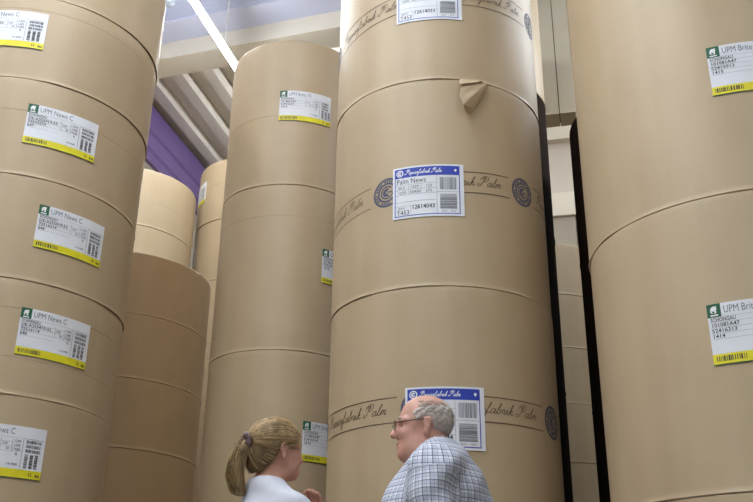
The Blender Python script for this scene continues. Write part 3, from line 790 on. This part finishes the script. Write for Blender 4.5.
def build_man():
    ear=(.181,3.40,1.4450); ang=R_(169); hy=R_(13); s=1.0; H=ear[2]
    tr=trunk(.165,(.185,.20,.23),.080,(.035,.20,.20,.22),(.17,.19,.16),.022,-.035)
    shL=(-.05,.205,-.205); elL=(-.07,.265,-.50); wrL=(.10,.235,-.66)
    shR=(-.05,-.205,-.205); elR=(-.07,-.265,-.50); wrR=(.10,-.235,-.66)
    arms=[]
    for a,e,w in ((shL,elL,wrL),(shR,elR,wrR)): arms+=[(cap(a,e,.062,.047),.03),(cap(e,w,.047,.030),.015)]
    hands=hand_prims(wrL,(.9,-.1,-.5),(0,-1,0),.5,1)+hand_prims(wrR,(.9,.1,-.5),(0,1,0),.5,-1)
    neck=[(cap((-.022,0,-.06),(-.045,0,-.20),.064,.074),.02)]
    rt,H,sh,hd,G=person('bald grey-haired man in glasses and a blue-and-white plaid shirt, seen in profile facing left',ear,ang,s,hy,tr,arms,hands,leg_prims(H,.1,.095),neck,0,MP['skin2'],1)
    # shirt: trunk and sleeves to the elbow, open at the neck
    xs=np.arange(-.36,.38,.0042); ys=np.arange(-.42,.42,.0042); zs=zgrid(H-.90,H-.36,H-.02,.007,.0038)
    S=Field(xs,ys,zs)
    for pr,k in tr: S.union(sh(pr),k,.012)
    for a,e in ((shL,elL),(shR,elR)): S.union(sh(cap(a,tuple(np.array(a)+(np.array(e)-a)*.92),.067,.062)),.035,.008)
    for y in (1,-1): # drop-shoulder seam ridge
        S.union(sh(cap((-.11,.185*y,-.23),(-.05,.205*y,-.135),.012)),.03)
    P=S.P(); S.f+=wrinkle(P,H,.0055,5)+.004*np.sin((P[...,2]-H)*46+P[...,0]*30+np.abs(P[...,1])*18)
    S.f=np.maximum(S.f,(H-.86)-P[...,2]); del P
    S.cut(sh(cap((-.018,0,.0),(-.045,0,-.145),.068,.070)),.006)
    S.cut(sh(cap((.05,0,-.10),(.13,0,-.23),.045,.012)),.006)
    V,Q=S.surface(); o=fast_quads('shirt',V,Q,plaid,rt); uv_cloth(o,H,[(shL,elL,.098),(shR,elR,.098)])
    # collar: a stand with folded leaf, open at the front
    C=Field(np.arange(-.16,.14,.003),np.arange(-.14,.14,.003),np.arange(H-.24,H-.02,.003)); P=C.P()
    q=P-np.array([-.036,0,H-.100],np.float32)
    zt=q[...,2]+q[...,0]*.42   # collar plane sinks towards the front
    rad=np.sqrt((q[...,0]/1.04)**2+q[...,1]**2)
    ring=.080+np.clip(-zt,-.05,.06)*.38
    C.f=np.maximum(np.abs(rad-ring)-.0048,np.abs(zt+.012)-.034)
    C.f=np.maximum(C.f,(q[...,0]-.050)+np.abs(q[...,1])*-.6+.0); C.f=C.f.astype(np.float32)
    V,Q=C.surface(); o=fast_quads('collar',V,Q,plaid,rt); uv_cloth(o,H,[])
    mb=MB()
    for k in range(5):
        z=H-.27-.09*k; 
    T_=Field(np.arange(-.24,.24,.006),np.arange(-.30,.30,.006),np.arange(-.01,H-.70,.007))
    for pr,k in tr[-4:]+leg_prims(H,.1,.095): T_.union(sh(pr),k,.010)
    P=T_.P(); T_.f=np.maximum(T_.f,np.maximum(.065-P[...,2],P[...,2]-(H-.74))); V,Q=T_.surface(); fast_quads('trousers',V,Q,MP['slacks'],rt)
    shoes(rt,H,.1)
    # grey hair round the sides and back of a bald crown
    HF=Field(np.arange(-.15,.12,.003),np.arange(-.12,.12,.003),np.arange(H-.10,H+.16,.003))
    A,_,_=head_prims(s,0,0)
    for pr,k in A[:1]: HF.union(sh(turned(pr,hy)),k,.0030)
    P=HF.P(); z=(P[...,2]-H)/s; x=(P[...,0]*math.cos(hy)+P[...,1]*math.sin(hy))/s
    hl=np.interp(x,[-.12,-.085,-.04,-.026,-.012,.012,.03,.045],[-.075,-.072,-.03,.022,.030,.028,.012,.05]).astype(np.float32)
    top=np.interp(x,[-.13,-.09,-.05,-.01,.03,.05],[.078,.076,.072,.066,.058,.046]).astype(np.float32)
    HF.f+=.0014*np.sin(x*190+z*240)+.001*np.sin(P[...,1]*260+z*170)
    HF.f=np.maximum(HF.f,np.maximum(hl-z,z-top)*.8).astype(np.float32)
    V,Q=HF.surface(); hc=fast_quads('hair',V,Q,MP['greycap'],rt)
    g=np.random.default_rng(3); cs=[]; sel=g.choice(len(V),1700)
    cen=np.array([-.014*s,0,H+.038*s])
    for i in sel:
        p=V[i]; nrm=(p-cen)/np.linalg.norm(p-cen)
        if (p[2]-H)/s<-.08: continue
        t=np.array([-.75,g.normal()*.25,-.6]); t-=nrm*(t@nrm); t/=np.linalg.norm(t)
        l=g.uniform(.012,.024); cs.append([p-nrm*.001,p+t*l*.5+nrm*.0025,p+t*l+nrm*.0022])
    for i in range(900):  # thin fuzz fading out over the crown
        a=g.uniform(-math.pi,math.pi); zz=.060+abs(g.normal())*.016; xx=math.cos(a); 
        if xx>.45: continue
        k=math.sqrt(max(.01,1-((zz-.038)/.086)**2)); nrm=np.array([xx*k,math.sin(a)*k,(zz-.038)/.086])
        p=np.array([-.014+nrm[0]*.0985,nrm[1]*.0765,.038+nrm[2]*.0865])*s; p=np.array(hp(p[0],p[1],p[2],hy,H)); nrm=np.array(hp(nrm[0],nrm[1],nrm[2],hy,0))
        t=np.array([-.8,g.normal()*.2,-.3]); t-=nrm*(t@nrm)/(nrm@nrm); t/=np.linalg.norm(t); l=g.uniform(.010,.020)
        cs.append([p,p+t*l*.5+nrm*.0018,p+t*l+nrm*.0012])
    strands('hair_strands',MP['grey'],hc,cs,.0010,.0005)
    # eyebrows and lips
    for y in (1,-1):
        mb=MB(); mb.tube([hp(*(np.array(q)*s),hy,H) for q in ((.091,.014*y,.028),(.088,.03*y,.033),(.072,.046*y,.029))],[.003,.0042,.002],5); mb.build('eyebrow',MP['greycap'],rt,True)
    mb=MB(); mb.tube([hp(*(np.array(q)*s),hy,H) for q in ((.083,.024,-.063),(.093,.012,-.063),(.0968,0,-.063),(.093,-.012,-.063),(.083,-.024,-.063))],[.001,.0025,.003,.0025,.001],5); mb.build('lips',MP['lip'],rt,True)
    # glasses
    gl=MB()
    for y in (1,-1):
        ring=[hp((.108-.012*abs(math.cos(a)*y-0)*0)*s,(y*(.033+.024*math.cos(a)))*s,(.001+.018*math.sin(a))*s,hy,H) for a in np.linspace(0,2*math.pi,25)]
        ring=[hp((.109-.25*max(0,abs(.033+.024*math.cos(a))-.03))*s,y*(.033+.024*math.cos(a))*s,(.001+.018*math.sin(a))*s,hy,H) for a in np.linspace(0,2*math.pi,25)]
        gl.tube(ring,.0011,5)
        gl.tube([hp(*(np.array(q)*s),hy,H) for q in ((.1025,.057*y,.007),(.096,.068*y,.008),(.05,.0775*y,.013),(.0,.0805*y,.019),(-.015,.083*y,.012),(-.024,.083*y,-.004))],.0019,5)
    gl.tube([hp(*(np.array(q)*s),hy,H) for q in ((.109,.010,.004),(.113,0,.008),(.109,-.010,.004))],.0016,5)
    go=gl.build('glasses',MP['frame'],rt,True)
    for y in (1,-1):
        pts=[hp((.109-.25*max(0,abs(.033+.023*math.cos(a))-.03))*s,y*(.033+.023*math.cos(a))*s,(.001+.017*math.sin(a))*s,hy,H) for a in np.linspace(0,2*math.pi,20,endpoint=False)]
        f2=[tuple(np.array(q)+np.array([.0012,0,0])) for q in pts]; n=20
        mesh_obj('lens',pts+f2,[tuple(range(n)),tuple(range(2*n-1,n-1,-1))]+[(i,(i+1)%n,n+(i+1)%n,n+i) for i in range(n)],glass,go,False)
    return rt
def shoes(rt,H,w):
    for y in (1,-1):
        F_=Field(np.arange(-.12,.24,.005),np.arange(min(y*w,y*w*1.15)-.08,max(y*w,y*w*1.15)+.08,.005),np.arange(-.03,.14,.005))
        F_.union(cap((-.035,w*y,.045),(.15,w*y*1.15,.034),.046,.036),.02); F_.union(cap((-.02,w*y,.06),(-.02,w*y,.09),.044),.02)
        P=F_.P(); F_.f=np.maximum(F_.f,np.maximum(.0-P[...,2],P[...,2]-.095)); V,Q=F_.surface(); fast_quads('shoe',V,Q,MP['shoe'],rt)
build_man()

# --- the woman in the white T-shirt, looking away to the right
def build_woman():
    ear=(-.3570,3.40,1.3500); ang=R_(32); hy=R_(0); s=.945; H=ear[2]
    tr=trunk(.125,(.115,.158,.20),.056,(.0,.115,.14,.2),(.125,.17,.15),-.024,.022)
    tr+=[(ell((.065,.065,-.37),(.06,.062,.065)),.04),(ell((.065,-.065,-.37),(.06,.062,.065)),.04)]
    shL=(.002,.160,-.227); elL=(.13,.20,-.43); wrL=(.160,-.004,-.246)
    shR=(.002,-.160,-.227); elR=(-.01,-.205,-.49); wrR=(.14,-.06,-.50)
    arms=[]
    for a,e,w in ((shL,elL,wrL),(shR,elR,wrR)): arms+=[(cap(a,e,.047,.036),.03),(cap(e,w,.036,.024),.012)]
    hands=hand_prims(wrL,(-.12,-.42,1),(-.8,-.3,0),.62,1,.9)+hand_prims(wrR,(.2,1,.1),(-1,.2,0),.5,-1,.9)
    neck=[(cap((-.02,0,-.05),(-.04,0,-.19),.047,.054),.02)]
    rt,H,sh,hd,G=person('fair-haired woman with a ponytail and white T-shirt, turned away to the right, hand raised',ear,ang,s,hy,tr,arms,hands,leg_prims(H,.085,.08),neck,1,MP['skin'],0)
    xs=np.arange(-.26,.26,.004); ys=np.arange(-.30,.30,.004); zs=zgrid(H-.78,H-.36,H-.03,.007,.0036)
    S=Field(xs,ys,zs)
    for pr,k in tr: S.union(sh(pr),k,.010)
    for a,e in ((shL,elL),(shR,elR)): S.union(sh(cap(a,tuple(np.array(a)+(np.array(e)-a)*.7),.054,.056)),.03,.006)
    P=S.P(); S.f+=wrinkle(P,H,.0035,9)+.0025*np.sin((P[...,2]-H)*40+P[...,0]*34)
    S.f=np.maximum(S.f,(H-.74)-P[...,2]); del P
    S.cut(sh(cap((-.018,0,.0),(-.035,0,-.15),.055,.060)),.006); S.cut(sh(ell((.03,0,-.15),(.07,.062,.05))),.01)
    V,Q=S.surface(); fast_quads('t_shirt',V,Q,MP['tee'],rt)
    T_=Field(np.arange(-.22,.22,.006),np.arange(-.28,.28,.006),np.arange(-.01,H-.60,.007))
    for pr,k in tr[3:5]+leg_prims(H,.085,.08): T_.union(sh(pr),k,.008)
    P=T_.P(); T_.f=np.maximum(T_.f,np.maximum(.065-P[...,2],P[...,2]-(H-.66))); V,Q=T_.surface(); fast_quads('trousers',V,Q,MP['jeans'],rt)
    shoes(rt,H,.085)
    # hair drawn back over the head into a ponytail
    HF=Field(np.arange(-.15,.13,.003),np.arange(-.12,.12,.003),np.arange(H-.11,H+.16,.003))
    A,_,_=head_prims(s,0,1)
    HF.union(sh(A[0][0]),0,.012); HF.union(sh(ell((-.075,0,-.035),(.045,.05,.055))),.03)
    P=HF.P(); z=(P[...,2]-H)/s; x=P[...,0]/s
    xk=[-.13,-.09,-.05,-.030,-.024,-.010,.006,.022,.045,.070,.088,.1]; zk=[-.09,-.088,-.06,-.03,.0,.027,.030,.012,.022,.060,.092,.12]
    hl=np.interp(x,xk,zk).astype(np.float32)
    HF.f=np.maximum(HF.f,(hl-z)*.7).astype(np.float32)
    V,Q=HF.surface(); hc=fast_quads('hair',V,Q,MP['blondcap'],rt)
    g=np.random.default_rng(4); tie=np.array([-.120,0,.030])*s; cen=np.array([-.014,0,.030])*s
    a_r=np.array([.098,.076,.086])*s+.0125
    def onhead(d):
        d=d/np.linalg.norm(d); return cen+np.array([0,0,.008*s])+d/np.linalg.norm(d/a_r)
    cs=[]
    for i in range(260):
        yy=g.choice([-1,1]); xx=g.uniform(-.10,-.022); zz=np.interp(xx,xk,zk)+g.uniform(0,.05)
        p0=np.array([xx*s,yy*s*(.050+.02*g.random())*math.sqrt(max(.05,1-((xx+.02)/.10)**2)),zz*s]); c=[]
        d0=(p0-cen)/np.linalg.norm(p0-cen); d1=(tie-cen)/np.linalg.norm(tie-cen)
        for k in range(10):
            t=k/9; dd=d0*(1-t)+d1*t; dd/=np.linalg.norm(dd)
            ro=np.linalg.norm(p0-cen)*(1-t)+np.linalg.norm(onhead(d1)-cen)*t; ro=max(ro,np.linalg.norm(onhead(dd)-cen))+.0015
            q=cen+dd*ro
            if t>.85: q=q+(tie-q)*(t-.85)/.15
            c.append(q+np.array([0,0,H]))
        cs.append(c)
    for i in range(1000):
        yy=g.choice([-1,1]); xx=g.uniform(-.115,.092)
        zz=np.interp(xx,xk,zk)+abs(g.normal())*.004 if g.random()<.75 else g.uniform(.0,.12)
        # a point of the hairline on the scalp
        d=np.array([xx*s-cen[0],yy*(.078*s)*math.sqrt(max(.02,1-(xx/.1)**2))*g.uniform(.35,1) if zz>.05 else yy*.078*s*math.sqrt(max(.05,1-((xx+.014)/.115)**2)),zz*s-cen[2]])
        p0=onhead(d); t0=tie-cen
        c=[]
        for k in range(12):
            t=k/11; dd=(1-t)*(p0-cen)/np.linalg.norm(p0-cen)+t*t0/np.linalg.norm(t0)
            q=onhead(dd)+np.array([0,0,0]); q=q+(q-cen)*(.012*math.sin(t*9+i)*.25)
            if t>.85: q=q+(tie-q)*(t-.85)/.15
            c.append(q+np.array([0,0,H]))
        cs.append(c)
    strands('hair_strands',MP['blond'],hc,cs,.0011,.0010)
    tb=np.array([[-.116,0,.030],[-.140,0,.025],[-.160,0,-.002],[-.172,0,-.045],[-.178,0,-.095],[-.172,0,-.135],[-.160,.0,-.165],[-.150,0,-.178]])*s
    tb[:,0]+=.008
    rad=np.interp(np.linspace(0,1,len(tb)),[0,.12,.35,.65,.85,1],[.013,.017,.030,.034,.026,.008])
    cs=[]
    for i in range(800):
        a=g.uniform(0,6.28); rr=math.sqrt(g.random()); e=1 if g.random()<.9 else g.uniform(1.1,1.35); end=g.uniform(.80,1.0); c=[]
        for k in range(13):
            t=k/12*end; j=t*(len(tb)-1); f0=int(min(j,len(tb)-2)); q=tb[f0]+(tb[f0+1]-tb[f0])*(j-f0); r_=np.interp(j,range(len(tb)),rad)*rr*(1+(e-1)*t)
            wv=.004*math.sin(t*11+i*.05); aa=a+t*.9
            c.append(q+np.array([math.cos(aa)*r_*.95+wv,math.sin(aa)*r_,math.sin(aa*2)*.002])+np.array([0,0,H]))
        cs.append(c)
    for i in range(26):  # loose wisps
        a=g.uniform(-1,1); c=[tie+np.array([0,0,H])]; d=np.array([-.9,g.normal()*.4,g.normal()*.4+.1]); d/=np.linalg.norm(d)
        for k in range(1,7): c.append(c[-1]+d*.009+np.array([0,0,-.0012*k]))
        cs.append(c)
    strands('ponytail',MP['blond'],rt,cs,.0012,.0008)
    mb=MB()
    k=40; c=[]
    for i in range(k+1):
        a=2*math.pi*i/k; rr=.022+.003*math.sin(a*9); c.append((tie[0]-.012*s+.004*math.sin(a*7)+.35*rr*math.sin(a)*.0,rr*math.cos(a),tie[2]-.003+rr*math.sin(a)+H))
    mb.tube(c,[.0105+.0025*math.sin(i*2.1) for i in range(k+1)],7); mb.build('scrunchie',MP['scr'],rt,True)
    for y in (1,-1):
        mb=MB(); mb.tube([hp(*(np.array(q)*s),hy,H) for q in ((.089,.014*y,.028),(.086,.03*y,.032),(.070,.046*y,.028))],[.0018,.0026,.0012],5); mb.build('eyebrow',MP['blondcap'],rt,True)
    mb=MB(); mb.tube([hp(*(np.array(q)*s),hy,H) for q in ((.083,.022,-.052),(.093,.012,-.052),(.0972,0,-.052),(.093,-.012,-.052),(.083,-.022,-.052))],[.001,.003,.0036,.003,.001],5); mb.build('lips',MP['lip'],rt,True)
    return rt
build_woman()


vs=scene.view_settings
vs.view_transform='Standard'; vs.look='None'; vs.gamma=1; vs.use_curve_mapping=False; vs.exposure=0.42
